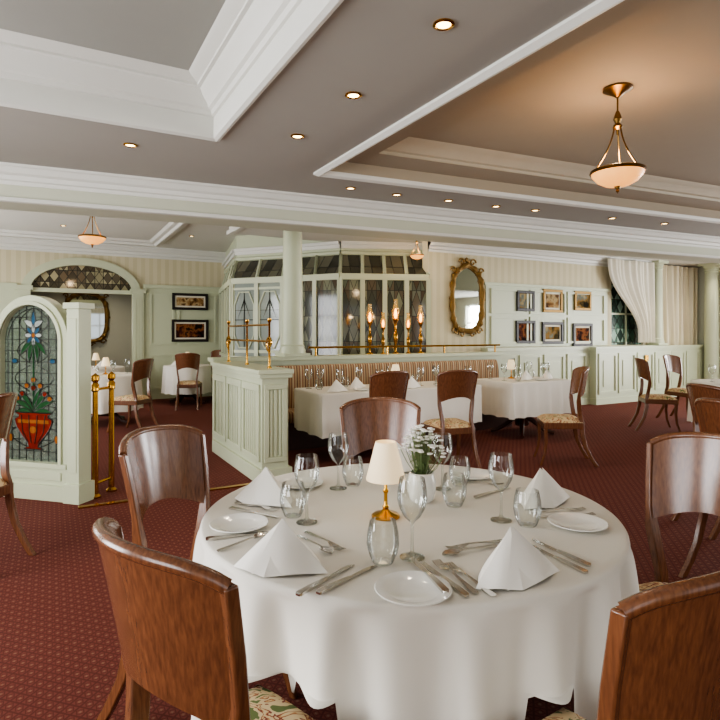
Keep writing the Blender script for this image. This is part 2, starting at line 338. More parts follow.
mb=MB().box(11.76,X1,7.36,7.5,0,1.08); mb.box(11.76,X1,7.32,7.54,1.08,1.13)
for a in (11.8,12.35,12.9): mb.pframe(a,a+.48,.2,1.0,7.36)
mk('baseboard_bay',mb,M['cream'],kind='structure')
mk('window_20',MB().box(10.15,11.2,VB+.05,VB+.07,1.15,2.5,0).box(10.15,11.2,VB+.03,VB+.09,1.78,1.82,1).box(10.65,10.69,VB+.03,VB+.09,1.15,2.5,1),[leaded('green_window_glass',.2,.3,['#3c5048','#4d6a5c','#8faa9c','#34443e']),M['cream']],kind='structure')
# ---- far left wall with arched opening
ua,ub=-.34,1.52; um=(ua+ub)/2; hr=(ub-ua)/2; zs=2.25; rise=.52
mb=MB(); n=24
mb.box(X0,ua,VL,VL+.2,0,ZR); mb.box(ub,3.6,VL,VL+.2,0,ZR)
arc=[(um-hr*cos(pi*i/n),zs+rise*sin(pi*i/n)) for i in range(n+1)]
for i in range(n):
    (a,b),(c,d)=arc[i],arc[i+1]
    mb.add([(a,VL,b),(c,VL,d),(c,VL,ZR),(a,VL,ZR),(a,VL+.2,b),(c,VL+.2,d),(c,VL+.2,ZR),(a,VL+.2,ZR)],[(0,1,2,3),(4,7,6,5),(0,4,5,1)])
mk('wall_far',mb,M['paper'],kind='structure')
mb=MB()
out=[(um-(hr+.14)*cos(pi*i/n),zs+(rise+.13)*sin(pi*i/n)) for i in range(n+1)]
inn=[(um-(hr-.02)*cos(pi*i/n),zs+(rise-.02)*sin(pi*i/n)) for i in range(n+1)]
mb.rows([[(x,VL-.07,z) for x,z in out],[(x,VL-.07,z) for x,z in inn],[(x,VL+.05,z) for x,z in inn]]); mb.rows([[(x,VL,z) for x,z in out],[(x,VL-.07,z) for x,z in out]])
for s,e in ((ua-.2,ua+.02),(ub-.02,ub+.2)):
    mb.box(s,e,VL-.09,VL+.02,0,zs); mb.box(s-.04,e+.04,VL-.12,VL+.02,zs-.02,zs+.06); mb.box(s-.03,e+.03,VL-.11,VL+.02,0,.2)
    for k in range(3): mb.box(s+.04+k*.055,s+.07+k*.055,VL-.1,VL-.09,.3,zs-.12)
mb.box(ua,ub,VL-.02,VL+.06,zs-.05,zs+.03)
mb.box(X0,ua-.2,VL-.03,VL,0,2.35); mb.box(ub+.2,3.6,VL-.03,VL,0,2.35); mb.box(ub+.2,3.6,VL-.06,VL,2.35,2.42)
for a,b in ((1.85,2.35),(2.42,3.25)):
    mb.pframe(a,b,1.15,2.25,VL-.03,.04,.02); mb.pframe(a,b,.2,.95,VL-.03,.04,.02)
mk('trim_12',mb,M['cream'],kind='structure')
poly=[(ub-.02,zs+.02),(ua+.02,zs+.02)]+inn
mk('window_21',MB().prism(poly,VL+.01,VL+.025),leaded('leaded_fanlight_glass',.16,.24,['#5b5343','#8a8468','#494234','#a09878','#665844']),kind='structure')
mk('wall_annex',MB().box(X0,4.6,14.6,14.8,0,ZR),M['cream2'],kind='structure')
runtrim('trim_13',X0,3.6,VL,[(o*1.4,ZR+z*1.4) for o,z in cor],M['trim'])
# ---- glazed vestibule
VP=[(3.35,12.5),(2.85,9.85),(3.5,9.04),(3.86,8.5),(4.13,8.12),(5.51,VB)]
ww=[21]
ox,oy=SA*.42,CA*.42
for i in range(5):
    (a,b),(c,d)=VP[i],VP[i+1]; L=sqrt((c-a)**2+(d-b)**2); rz=atan2(d-b,c-a); ww[0]+=1
    mb=MB(); npan=[4,2,1,1,4][i]; t=.075
    mb.box(0,L,0,.04,.0,.95); mb.box(0,L,-.05,.05,.93,.99)
    mb.box(0,L,-.04,.05,2.27,2.37)
    for k in range(npan+1):
        x=L*k/npan; mb.box(x-t/2,x+t/2,-.035,.05,0,2.3)
    for k in range(npan):
        x0=L*k/npan+t/2; x1=L*(k+1)/npan-t/2
        mb.box(x0,x1,.0,.02,.99,2.27,2 if i==1 else 1)
        if i==1:
            xc=(x0+x1)/2; w=(x1-x0)/2-.02
            pts=[(xc-w*.5,-.01,2.12),(xc+w*.5,-.01,2.12),(xc+w,-.01,1.9),(xc+w,-.01,1.36),(xc+w*.5,-.01,1.14),(xc-w*.5,-.01,1.14),(xc-w,-.01,1.36),(xc-w,-.01,1.9)]
            mb.tube(pts,.016,6,0,True)
            mb.tube([(xc,-.01,1.98),(xc+w*.7,-.01,1.63),(xc,-.01,1.28),(xc-w*.7,-.01,1.63)],.012,5,5,True)
            mb.tube([(xc-w,-.01,1.63),(xc+w,-.01,1.63)],.007,5,5)
            mb.box(x0,x1,-.02,.02,2.16,2.20); mb.box(x0,x1,-.02,.02,1.05,1.10); mb.tube([(xc,-.01,1.14),(xc,-.01,2.14)],.007,5,5)
    lx=ox*cos(-rz)-oy*sin(-rz); ly=ox*sin(-rz)+oy*cos(-rz)
    z0,z1=2.37,2.76
    mb.add([(0,0,z0),(L,0,z0),(L+lx,ly,z1),(lx,ly,z1)],[(0,1,2,3)],3)
    for k in range(npan+1):
        x=L*k/npan; mb.tube([(x,0,z0),(x+lx,ly,z1)],.034,6,0)
    mb.tube([(lx,ly-.02,z1),(L+lx,ly-.02,z1)],.045,6,0)
    mb.box(lx,L+lx,ly-.02,ly+.06,z1,ZR,0); mb.box(lx,L+lx,ly-.10,ly,ZS-.05,ZS,4); mb.box(lx,L+lx,ly-.06,ly,ZS-.11,ZS-.05,4)
    mk('window_%d'%ww[0],mb,[M['cream'],M['lead'],M['etched'],M['lead2'],M['trim'],M['leadcame']],loc=(a,b,0),rot=rz,kind='structure')
# ---------------------------------------------------------------- low wall, banquette, column
mb=MB(); a0,a1,b0,b1=1.71,1.97,4.95,6.64
mb.box(a0,a1,b0,b1,0,1.02); mb.box(a0-.05,a1+.04,b0-.05,b1,1.02,1.06); mb.box(a0-.03,a1+.03,b0-.03,b1,.98,1.02); mb.box(a0-.03,a1+.03,b0-.03,b1,0,.14)
for k in range(3):
    y0=b0+.04+k*.56; y1=y0+.52
    for q in ((y0,y1,.2,.25),(y0,y1,.85,.92),(y0,y0+.05,.25,.85),(y1-.05,y1,.25,.85)): mb.box(a0-.02,a0,q[0],q[1],q[2],q[3])
    for j in range(6): mb.box(a0-.012,a0,y0+.08+j*.062,y0+.115+j*.062,.25,.85)
mb.pframe(a0+.02,a1-.02,.2,.92,b0,.045,.02)
for j in range(3): mb.box(a0+.075+j*.045,a0+.10+j*.045,b0-.012,b0,.25,.87)
mk('low_partition_wall',mb,M['cream'],label='sage cream panelled low partition wall with moulded cap beside the aisle',cat='partition',bevel=.004)
mb=MB(); mb.box(1.75,6.3,6.72,6.9,0,1.06); mb.box(1.7,6.34,6.66,6.94,1.05,1.1)
mk('banquette_wall',mb,M['cream'],label='long cream painted low wall with cap rail behind striped banquette',cat='partition',bevel=.004)
bq=root('banquette',(2.06,6.655,0),0,'long banquette bench upholstered in muted tan and brown striped fabric','bench')
mk('bench_base',MB().box(0,4.0,-.42,.0,.0,.32),M['dwood'],parent=bq)
def padded(x0,x1,y0,y1,z0,z1,r=.04):
    mb=MB(); R=[]
    for k in range(9):
        t=k/8*pi; o=r*(1-sin(t)); z=z0+(z1-z0)*(1-cos(t))/2
        R.append([(x0+o,y0+o,z),(x1-o,y0+o,z),(x1-o,y1-o,z),(x0+o,y1-o,z)])
    return mb.rows(R,cu=True,cap=True)
mk('seat_cushion',padded(0,4.0,-.44,-.08,.32,.46),M['bench'],parent=bq)
mk('backrest',padded(0,4.0,-.14,.0,.44,.99,.03),M['bench'],parent=bq)
def column(u,v,z0,z1,r,lab):
    mb=MB(); h=z1-z0
    mb.box(-r*1.25,r*1.25,-r*1.25,r*1.25,0,.04)
    mb.lathe([(r*1.2,.04),(r*1.2,.08),(r*1.1,.11),(r*1.12,.13),(r*1.0,.15),(r*.86,h-.18),(r*1.0,h-.17),(r*1.0,h-.14),(r*.9,h-.12),(r*1.15,h-.06),(r*1.25,h-.05)],32)
    mb.box(-r*1.3,r*1.3,-r*1.3,r*1.3,h-.05,h)
    mk('column',mb,M['cream'],loc=(u,v,z0),label=lab,cat='column')
column(2.77,6.81,1.1,ZS,.14,'round cream column standing on the banquette wall cap')
column(11.5,7.5,1.14,ZS,.13,'round cream column standing on the panelled dado')
column(12.98,7.16,0,ZS,.15,'round sage cream column beside the bay drape')
br=root('brass_gallery_rail',(1.855,5.05,1.06),0,'polished brass double gallery rail with scroll ends on low partition','rail')
for y in (.1,.8,1.5):
    mk('post',MB().lathe([(.022,0),(.022,.01),(.011,.02),(.010,.44),(.02,.455),(.02,.48),(.0005,.49)],12,(0,y,0)),M['brass'],parent=br)
for z in (.26,.42):
    mk('rail_bar',MB().tube([(0,.1,z),(0,1.5,z)],.011,8),M['brass'],parent=br)
for y,sg in ((.1,-1),(1.5,1)):
    mk('scroll',MB().tube([(0,y+.10*sin(t*.6)*(1-t/16),.24-.09*cos(t*.6)*(1-t/16)) for t in range(15)],.009,6),M['brass'],parent=br)
br=root('brass_rail',(2.95,6.70,1.1),0,'low polished brass rail running along banquette wall cap','rail')
for x in (.1,1.2,2.2,3.2): mk('post',MB().tube([(x,0,0),(x,0,.1)],.012,8),M['brass'],parent=br)
mk('rail_bar',MB().tube([(0,0,.11),(3.3,0,.11)],.014,8),M['brass'],parent=br)
# ---------------------------------------------------------------- builders
def b_chair():
    r=root('dining_chair',(0,0,0),0,'polished brown dining chair with curved back and floral seat','chair','polished wooden dining chairs')
    W=lambda z:.150+.066*max(0,(z-.45)/.58)**.75
    YB=lambda z:-.205-.085*max(0,(z-.45)/.58)**1.4
    cv=.085
    mb=MB(); N=28; K=8
    def srf(off,flip=False):
        R=[]
        for k in range(K+1):
            row=[]
            for j in range(N+1):
                s=-1+2*j/N; zt=1.03-.022*s*s-.022*abs(s)**7; zb=.765-.06*s*s; z=zb+(zt-zb)*k/K
                row.append((W(z)*s,YB(z)+cv*s*s+off,z))
            R.append(row)
        return R
    F=srf(.010); B=srf(-.010)
    mb.rows(F); mb.rows(B); mb.rows([F[0],B[0]]); mb.rows([F[-1],B[-1]]); mb.rows([[q[0] for q in F],[q[0] for q in B]]); mb.rows([[q[-1] for q in F],[q[-1] for q in B]])
    top=[(x,y-.011,z-.003) for x,y,z in F[-1]]; mb.tube(top,.014,10)
    mk('backrest',mb,M['wood'],parent=r,smooth=50)
    for sx in (-1,1):
        mb=MB(); R=[]
        for z,x,y in [(.985,W(.985),YB(.985)+cv),(.85,W(.85),YB(.85)+cv),(.76,W(.76),YB(.76)+cv-.002),(.68,W(.68)-.003,YB(.68)+cv-.012),(.6,W(.6)-.006,YB(.6)+cv-.03),(.52,.158,-.175),(.46,.164,-.19),(.34,.176,-.192),(.2,.182,-.225),(.08,.186,-.285),(0,.19,-.335)]:
            w=.011 if z>.7 else .015; d=.014 if z>.7 else (.022 if z>.3 else .02)
            R.append([(sx*x-w,y-d,z),(sx*x+w,y-d,z),(sx*x+w,y+d,z),(sx*x-w,y+d,z)])
        mb.rows(R,cu=True,cap=True); mk('leg',mb,M['wood'],parent=r,bevel=.004)
        mb=MB(); R=[]
        for z,x,y in [(.44,.205,.175),(.36,.205,.185),(.25,.205,.18),(.12,.208,.195),(0,.212,.235)]:
            w=.019-.006*(1-z/.44); R.append([(sx*x-w,y-w,z),(sx*x+w,y-w,z),(sx*x+w,y+w,z),(sx*x-w,y+w,z)])
        mb.rows(R,cu=True,cap=True); mk('leg',mb,M['wood'],parent=r,bevel=.004)
    mb=MB(); hw=lambda y:.19+.04*(y+.21)/.42
    mb.add([(-hw(-.2),-.21,.39),(hw(-.2),-.21,.39),(hw(.21),.205,.39),(-hw(.21),.205,.39),(-hw(-.2),-.21,.455),(hw(-.2),-.21,.455),(hw(.21),.205,.455),(-hw(.21),.205,.455)],[(0,3,2,1),(4,5,6,7),(0,1,5,4),(1,2,6,5),(2,3,7,6),(3,0,4,7)])
    mk('seat_frame',mb,M['wood'],parent=r,bevel=.006)
    mb=MB(); n=12; R=[]
    for i in range(n+1):
        b=-1+2*i/n; row=[]
        for j in range(n+1):
            a=-1+2*j/n; y=-.0+b*.205; f=(1-abs(a)**5)*(1-abs(b)**5)
            row.append((a*(hw(y)-.006),y,.452+.055*max(0,f)**.6))
        R.append(row)
    mb.rows(R); mk('seat_cushion',mb,M['floral'],parent=r)
    return r
def b_goblet():
    mb=MB().lathe([(.0005,.001),(.036,.001),(.036,.003),(.014,.008),(.005,.018),(.004,.05),(.004,.095),(.008,.104),(.024,.118),(.037,.142),(.043,.168),(.042,.195),(.036,.228)],28)
    return mk('wine_glass',mb,M['glass'],label='clear stemmed wine glass standing on white tablecloth',cat='glass',group='wine glasses on the dining tables')
def b_tumbler():
    mb=MB().lathe([(.0005,.006),(.024,.006),(.027,.001),(.031,.006),(.041,.03),(.046,.055),(.044,.085),(.037,.118)],28)
    return mk('water_tumbler',mb,M['glass'],label='clear rounded water tumbler standing on white tablecloth',cat='glass',group='water tumblers on the dining tables')
def b_plate():
    mb=MB().lathe([(.0005,.004),(.058,.004),(.064,.007),(.094,.015),(.096,.013),(.066,.0),(.0005,.0)],40)
    return mk('side_plate',mb,M['china'],label='round white china side plate on tablecloth',cat='plate',group='white side plates')
def b_napkin():
    mb=MB(); N=12
    def tri(A,B,Cc,sag):
        A,B,Cc=Vector(A),Vector(B),Vector(Cc); idx={}; vs=[];fs=[]
        nrm=(B-A).cross(Cc-A).normalized()
        for i in range(N+1):
            for j in range(N+1-i):
                a=i/N; b=j/N; c=1-a-b; p=A*a+B*b+Cc*c+nrm*sag*sin(pi*min(1,max(0,b)))*sin(pi*min(1,max(0,c)))
                idx[(i,j)]=len(vs); vs.append(tuple(p))
        for i in range(N):
            for j in range(N-i):
                fs.append((idx[(i,j)],idx[(i+1,j)],idx[(i,j+1)]))
                if j<N-i-1: fs.append((idx[(i+1,j)],idx[(i+1,j+1)],idx[(i,j+1)]))
        mb.add(vs,fs)
    ap=(0,.01,.13); l=(-.13,-.03,.002); r=(.13,-.01,.002); b=(.02,.11,.002); m=(-.02,-.075,.002)
    tri(ap,l,m,.012); tri(ap,m,r,.012); tri(ap,r,b,.015); tri(ap,b,l,.015)
    tri((.0,.0,.134),(-.06,-.066,.003),(.14,-.016,.004),.018)
    return mk('napkin',mb,M['napkin'],label='white linen napkin folded into a standing pyramid',cat='napkin',group='folded white napkins',smooth=50)
def b_lamp():
    r=root('table_lamp',(0,0,0),0,'small brass table lamp with cream conical shade','lamp','small brass table lamps')
    mk('base',MB().lathe([(.0005,0),(.05,0),(.05,.006),(.042,.012),(.02,.018),(.009,.028)],28),M['brass'],parent=r)
    mk('stem',MB().lathe([(.008,.026),(.012,.035),(.007,.045),(.006,.08),(.011,.09),(.006,.1),(.005,.2)],16),M['brass'],parent=r)
    mk('lamp_shade',MB().lathe([(.068,.13),(.069,.133),(.036,.262),(.034,.262),(.066,.133)],36),M['shade'],parent=r)
    return r
def b_flowers():
    r=root('flower_arrangement',(0,0,0),0,'small bunch of white flowers in round white ceramic pot','flowers')
    mk('pot',MB().lathe([(.0005,0),(.035,0),(.045,.01),(.056,.05),(.054,.08),(.046,.105),(.049,.112),(.043,.112),(.04,.1)],28),M['china'],parent=r)
    rr=random.Random(3); lf=MB(); pt=MB(); st=MB()
    for k in range(75):
        a=rr.uniform(0,2*pi); rad=.085*rr.uniform(.1,1)
        x,y,z=rad*cos(a),rad*sin(a),.15+.14*sqrt(max(0,1-(rad/.09)**2))*rr.uniform(.45,1)
        st.tube([(x*.2,y*.2,.09),(x*.7,y*.7,z*.75),(x,y,z)],.0012,4)
        for q in range(5):
            b=2*pi*q/5+a; pt.sphere((x+.006*cos(b),y+.006*sin(b),z+.002),.0058,6,0,.6)
    for k in range(24):
        a=rr.uniform(0,2*pi); L=rr.uniform(.035,.055); z=rr.uniform(.11,.18); up=rr.uniform(.1,.9)
        d=(cos(a)*cos(up),sin(a)*cos(up),sin(up)); s=(-sin(a)*.007,cos(a)*.007,0); R=[]
        for i in range(6):
            t=i/5; w=sin(pi*t)**.7+.02; c=(d[0]*L*t,d[1]*L*t,z+d[2]*L*t-.03*t*t)
            R.append([(c[0]-s[0]*w,c[1]-s[1]*w,c[2]),(c[0],c[1],c[2]-.003),(c[0]+s[0]*w,c[1]+s[1]*w,c[2])])
        lf.rows(R)
    mk('foliage',lf,M['leaf'],parent=r); mk('stem',st,M['leaf'],parent=r); mk('blossom',pt,M['petal'],parent=r)
    return r
def b_knife():
    mb=MB(); R=[]
    for y,w,h in [(-.11,.006,.003),(-.105,.009,.004),(-.06,.0085,.004),(0,.006,.0035),(.01,.005,.003)]:
        R.append([(-w,y,.001),(w,y,.001),(w,y,2*h),(-w,y,2*h)])
    mb.rows(R,cu=True,cap=True); R=[]
    for y,a,b in [(.008,-.005,.005),(.02,-.008,.006),(.08,-.010,.006),(.10,-.008,.006),(.115,.001,.006)]:
        R.append([(a,y,.002),(b,y,.002),(b,y,.0042),(a,y,.0032)])
    mb.rows(R,cu=True,cap=True)
    return mk('table_knife',mb,M['steel'],label='polished steel table knife laid on tablecloth',cat='knife',group='steel cutlery knives')
def b_fork():
    mb=MB(); R=[]
    for y,w,z in [(-.105,.006,.002),(-.1,.009,.002),(-.05,.006,.004),(0,.0035,.008),(.025,.0035,.009),(.04,.009,.006),(.055,.0125,.004),(.062,.0125,.004)]:
        R.append([(-w,y,z),(w,y,z),(w,y,z+.0025),(-w,y,z+.0025)])
    mb.rows(R,cu=True,cap=True)
    for k in range(4):
        x=-.0108+k*.0072; mb.rows([[(x-.0016,y,z),(x+.0016,y,z),(x+.0016,y,z+.002),(x-.0016,y,z+.002)] for y,z in ((.06,.004),(.08,.003),(.1,.007))],cu=True,cap=True)
    return mk('table_fork',mb,M['steel'],label='polished steel dinner fork laid on tablecloth',cat='fork',group='steel cutlery forks')
def b_spoon():
    mb=MB(); R=[]
    for y,w,z in [(-.1,.005,.002),(-.095,.008,.002),(-.04,.005,.005),(.02,.003,.008),(.035,.004,.006)]:
        R.append([(-w,y,z),(w,y,z),(w,y,z+.0025),(-w,y,z+.0025)])
    mb.rows(R,cu=True,cap=True); R=[]
    for i in range(7):
        t=i/6; w=.019*sin(pi*(t*.92+.06))**.7; y=.032+.058*t
        R.append([(w*s,y,.001+.006*(s*s)*1.0+.002) for s in (-1,-.5,0,.5,1)])
    mb.rows(R)
    return mk('spoon',mb,M['steel'],label='polished steel soup spoon laid on tablecloth',cat='spoon',group='steel cutlery spoons')
def b_pendant():
    r=root('pendant_lamp',(0,0,0),0,'bronze pendant lamp with glowing alabaster bowl hanging from ceiling','pendant lamp','alabaster bowl pendant lamps')
    mk('canopy',MB().lathe([(.0005,0),(.085,0),(.087,-.012),(.055,-.03),(.028,-.045),(.010,-.06)],28),M['bronze'],parent=r)
    mk('stem',MB().lathe([(.006,-.055),(.005,-.14),(.012,-.15),(.019,-.17),(.026,-.195),(.015,-.22),(.026,-.235),(.03,-.245),(.010,-.26),(.007,-.29)],16),M['bronze'],parent=r)
    for k in range(3):
        a=2*pi*k/3+.5; pts=[]
        for t in range(9):
            s=t/8; rad=.02+.13*s**1.7; pts.append((rad*cos(a),rad*sin(a),-.23-.30*s))
        mk('arm',MB().tube(pts,.005,6),M['bronze'],parent=r)
    mk('bowl',MB().lathe([(.150,-.515),(.156,-.52),(.150,-.545),(.12,-.58),(.075,-.605),(.028,-.615),(.0005,-.616)],36),M['alab'],parent=r)
    mk('rim',MB().lathe([(.150,-.508),(.162,-.515),(.164,-.526),(.154,-.532)],36),M['bronze'],parent=r)
    mk('finial',MB().lathe([(.0005,-.60),(.02,-.615),(.015,-.628),(.007,-.632),(.011,-.645),(.0005,-.66)],14),M['bronze'],parent=r)
    return r
def b_down():
    r=root('downlight',(0,0,0),0,'small recessed brass-rimmed ceiling downlight, switched on','downlight','recessed ceiling downlights')
    mk('rim',MB().lathe([(.045,.0),(.046,-.006),(.036,-.010),(.030,-.002),(.029,.0)],24),M['brass'],parent=r)
    mk('lens',MB().lathe([(.0005,-.004),(.03,-.004)],24),M['spotglow'],parent=r)
    return r
def b_raillamp():
    r=root('rail_lamp',(0,0,0),0,'slim brass post lamp with lit clear glass hurricane chimney','lamp','brass post lamps on the banquette wall')
    mk('post',MB().lathe([(.05,.0),(.05,.012),(.032,.022),(.016,.04),(.016,.16),(.030,.18),(.034,.24),(.030,.30),(.016,.32),(.014,.44),(.024,.46),(.040,.49),(.044,.50),(.018,.51)],20),M['obrass'],parent=r)
    mk('bulb',MB().lathe([(.0005,.51),(.014,.52),(.022,.56),(.020,.60),(.010,.64),(.0005,.66)],16),M['amber'],parent=r)
    mk('chimney',MB().lathe([(.034,.50),(.050,.55),(.056,.60),(.048,.66),(.032,.70),(.028,.75),(.034,.79)],24),M['warmglass'],parent=r)
    return r
BUILD=dict(chair=b_chair,goblet=b_goblet,tumbler=b_tumbler,plate=b_plate,napkin=b_napkin,lamp=b_lamp,flowers=b_flowers,knife=b_knife,fork=b_fork,spoon=b_spoon,pendant=b_pendant,down=b_down,raillamp=b_raillamp)
# ---- chairs : position of back centre (x,d) + facing (camera axes)
SEATS=[]
def chair(x,d,fx,fd,lab=None):
    l=sqrt(fx*fx+fd*fd); fx/=l; fd/=l; px,pd=x+fx*.28,d+fd*.28; w=C(px,pd); a=face(fx,fd)
    SEATS.append((w[0],w[1],a))
    return place('chair',(w[0],w[1],0),a,lab)
chair(-.43,1.0,.67,.74,'brown wooden dining chair with broad curved back at round table')
chair(-.81,2.14,.93,-.36,'brown wooden dining chair beside round table facing tablecloth')
chair(.11,3.14,.0,-1)
chair(1.28,1.98,-.88,-.47)
chair(.615,.895,-.58,.81)
chair(-2.14,3.35,-1,.1,'brown wooden dining chair near stained glass partition')
chair(.33,5.35,SA*-1,CA,'brown wooden dining chair at long banquette table')
chair(1.0,5.5,-.3,.95,'brown wooden dining chair at long banquette table')
chair(2.45,6.05,-1,.15,'brown wooden dining chair turned sideways at square table')
chair(2.42,4.0,.8,.1); chair(1.96,3.05,.9,.3)
chair(4.05,8.2,1,-.2,'brown wooden chair at round table near curtained bay'); chair(6.4,8.6,-.8,-.4)
chair(4.9,6.2,.1,1); chair(5.1,9.3,.5,-.9)
chair(-3.0,7.95,-1,.25,'brown wooden dining chair at round table beyond the aisle')
chair(-3.15,10.2,-.2,1,'brown wooden dining chair near framed pictures')
chair(-3.0,12.2,-.3,-1); chair(-4.75,9.3,-.3,.9)
# ---- tables and cloths
def outline_round(r,n): return [(r*cos(2*pi*i/n),r*sin(2*pi*i/n),cos(2*pi*i/n),sin(2*pi*i/n),0) for i in range(n)]
def outline_rect(w,h,r,n):
    w/=2;h/=2; P=[]
    L=[2*(h-r),pi*r/2,2*(w-r),pi*r/2]*2; tot=sum(L)
    for i in range(n):
        s=tot*i/n; k=0
        while s>L[k]: s-=L[k]; k+=1
        side=k//2; a=side*pi/2
        hw,hh=(w,h) if side%2==0 else (h,w)
        if k%2==0: x,y,nx,ny,cn=hw,-(hh-r)+s,1,0,0
        else:
            t=s/r; x=hw-r+r*cos(t); y=hh-r+r*sin(t); nx,ny=cos(t),sin(t); cn=sin(2*t)
        P.append((x*cos(a)-y*sin(a),x*sin(a)+y*cos(a),nx*cos(a)-ny*sin(a),nx*sin(a)+ny*cos(a),cn))
    return P
def on_seat(X,Y):   # soft mask: 1 over a chair seat, falling to 0 just outside
    m=0
    for sx,sy,a in SEATS:
        dx,dy=X-sx,Y-sy; lx=dx*cos(a)+dy*sin(a); ly=-dx*sin(a)+dy*cos(a)
        ex=max(0,abs(lx)-.235); ey=max(0,abs(ly)-.225); q=1-min(1,sqrt(ex*ex+ey*ey)/.05); m=max(m,q)
    return m
def cloth(name,out,zt,zh,amp,nf,seed,loc,rot,label,pinch=.25,ex=1.6,fe=.75):
    rr=random.Random(seed); p1,p2,p3=[rr.uniform(0,6) for _ in range(3)]; n=len(out); R=[]
    for s in (.001,.3,.6,.85,.96): R.append([(x*s,y*s,zt) for x,y,*_ in out])
    for o,z in ((-.006,0),(0,-.002),(.004,-.008),(.006,-.018)): R.append([(x+nx*o,y+ny*o,zt+z) for x,y,nx,ny,c in out])
    K=30
    for k in range(1,K+1):
        f=(k/K)**1.3; row=[]
        for i,(x,y,nx,ny,c) in enumerate(out):
            t=2*pi*i/n; w=sin(nf*t+p1+.9*sin(2*t+p2)+.5*sin(5*t+p3)); w=(.5+.5*w)**ex; w2=sin((nf*2+1)*t+p3)*.10
            o=.006+amp*(f**fe)*(w+w2-pinch)*(.75+.25*sin(3*t+p2))+c*.07*f
            zz=zt-.018-(zt-.018-zh)*f-.008*f*w
            X,Y=x+nx*o,y+ny*o
            m=on_seat(loc[0]+X,loc[1]+Y)     # hem rests on any chair seat it meets
            zf=.515+.0004*(K-k)
            if zz<zf: zz=zz+(zf-zz)*m
            row.append((X,Y,zz))
        R.append(row)
    mb=MB().rows(R,cu=True)
    return mk(name,mb,M['linen'],loc=loc,rot=rot,label=label,cat='tablecloth',group='white tablecloths',smooth=60)
def pedestal(par,feet=4,R=.36,h=.72):
    mk('pedestal',MB().lathe([(.09,.12),(.1,.16),(.06,.22),(.05,.4),(.07,.5),(.05,.6),(.12,h-.02)],20,cap=True),M['dwood'],parent=par)
    for k in range(feet):
        a=pi/4+2*pi*k/feet; pts=[(cos(a)*q*R/.36,sin(a)*q*R/.36,z) for q,z in ((.05,.22),(.12,.2),(.22,.11),(.31,.05),(.40,.03))]
        mk('foot',MB().tube(pts,[.035,.035,.03,.026,.028],8),M['dwood'],parent=par)
TZ=.757
tc=C(.175,2.05)
t=root('round_dining_table',(tc[0],tc[1],0),0,'large round pedestal dining table under white cloth','table')
mk('table_top',MB().lathe([(.0005,.72),(.66,.72),(.66,.75),(.0005,.75)],64),M['dwood'],parent=t); pedestal(t,4,.3)
cloth('tablecloth',outline_round(.728,480),TZ,.10,.125,21,5,(tc[0],tc[1],0),0,'long white tablecloth draped in soft folds over round table',pinch=.42,ex=1.2,fe=.5)
def rect_table(u0,u1,v0,v1,seed,lab,zh=.3):
    cx,cy=(u0+u1)/2,(v0+v1)/2; w,h=u1-u0,v1-v0
    t=root('dining_table',(cx,cy,0),0,'rectangular pedestal dining table with dark splayed feet','table')
    mk('table_top',MB().box(-w/2+.02,w/2-.02,-h/2+.02,h/2-.02,.72,.75),M['dwood'],parent=t); pedestal(t,4,.38)
    cloth('tablecloth',outline_rect(w,h,.02,200),TZ,zh,.03,16,seed,(cx,cy,0),0,lab,0)
rect_table(2.5,4.7,5.35,6.1,2,'white tablecloth over long table beside striped banquette')
rect_table(5.2,6.3,5.35,6.1,3,'white tablecloth over square table beside banquette end')
def round_table(x,d,r,seed,lab):
    c=C(x,d); t=root('dining_table',(c[0],c[1],0),0,'small round pedestal dining table','table')
    mk('table_top',MB().lathe([(.0005,.72),(r-.03,.72),(r-.03,.75),(.0005,.75)],40),M['dwood'],parent=t); pedestal(t,4,.36)
    cloth('tablecloth',outline_round(r,120),TZ,.22,.05,11,seed,(c[0],c[1],0),0,lab,.1); return c
round_table(-3.95,8.7,.5,7,'white cloth over round table beyond the aisle')
round_table(-3.45,11.2,.45,8,'white cloth over round table near framed pictures')
round_table(4.95,7.3,.55,9,'white cloth over round table near the curtained bay')
round_table(-5.0,10.6,.5,10,'white cloth over round table near arched opening')
# ---- round table setting
def T(x,d,z=TZ): w=C(x,d); return (w[0],w[1],z+.001)
place('lamp',T(.09,1.958),0,'small brass table lamp with cream conical shade on round table')
place('flowers',T(.235,2.14))
for x,d in ((-.09,2.31),(-.18,1.896),(.149,1.60),(.483,1.917),(.338,2.30)): place('goblet',T(x,d))
for x,d in ((.064,1.565),(-.235,1.96),(.558,1.867),(-.03,2.36),(.42,2.36),(.35,2.08)): place('tumbler',T(x,d))
for x,d in ((.131,1.384),(-.40,1.857),(.725,1.867),(-.25,2.36),(.5,2.50)): place('plate',T(x,d))
place('napkin',T(-.215,1.535),face(.25,1)); place('napkin',T(.40,1.47),face(-.35,1)); place('napkin',T(-.36,2.13),face(.6,1)); place('napkin',T(.69,2.12),face(-.6,1))
place('napkin',T(.17,2.62),face(0,1))
def cut(kind,x0,d0,x1,d1,z=TZ):
    xm,dm=(x0+x1)/2,(d0+d1)/2; return place(kind,T(xm,dm,z),face(x1-x0,d1-d0))
cut('knife',.213,1.335,.140,1.573,TZ+.014)
cut('fork',.2935,1.355,.203,1.587); cut('fork',.335,1.34,.232,1.57); cut('knife',.265,1.345,.17,1.575)
cut('knife',-.155,1.362,-.020,1.545); cut('knife',-.110,1.368,.048,1.545)
cut('fork',-.188,1.819,-.034,1.62); cut('spoon',-.20,1.77,-.07,1.605)
cut('spoon',.40,1.68,.24,1.61); cut('fork',.43,1.72,.27,1.66); cut('knife',.610,1.475,.507,1.706); cut('knife',.640,1.515,.525,1.755)
cut('fork',.61,2.0,.82,2.03); cut('fork',.62,1.945,.83,1.97)
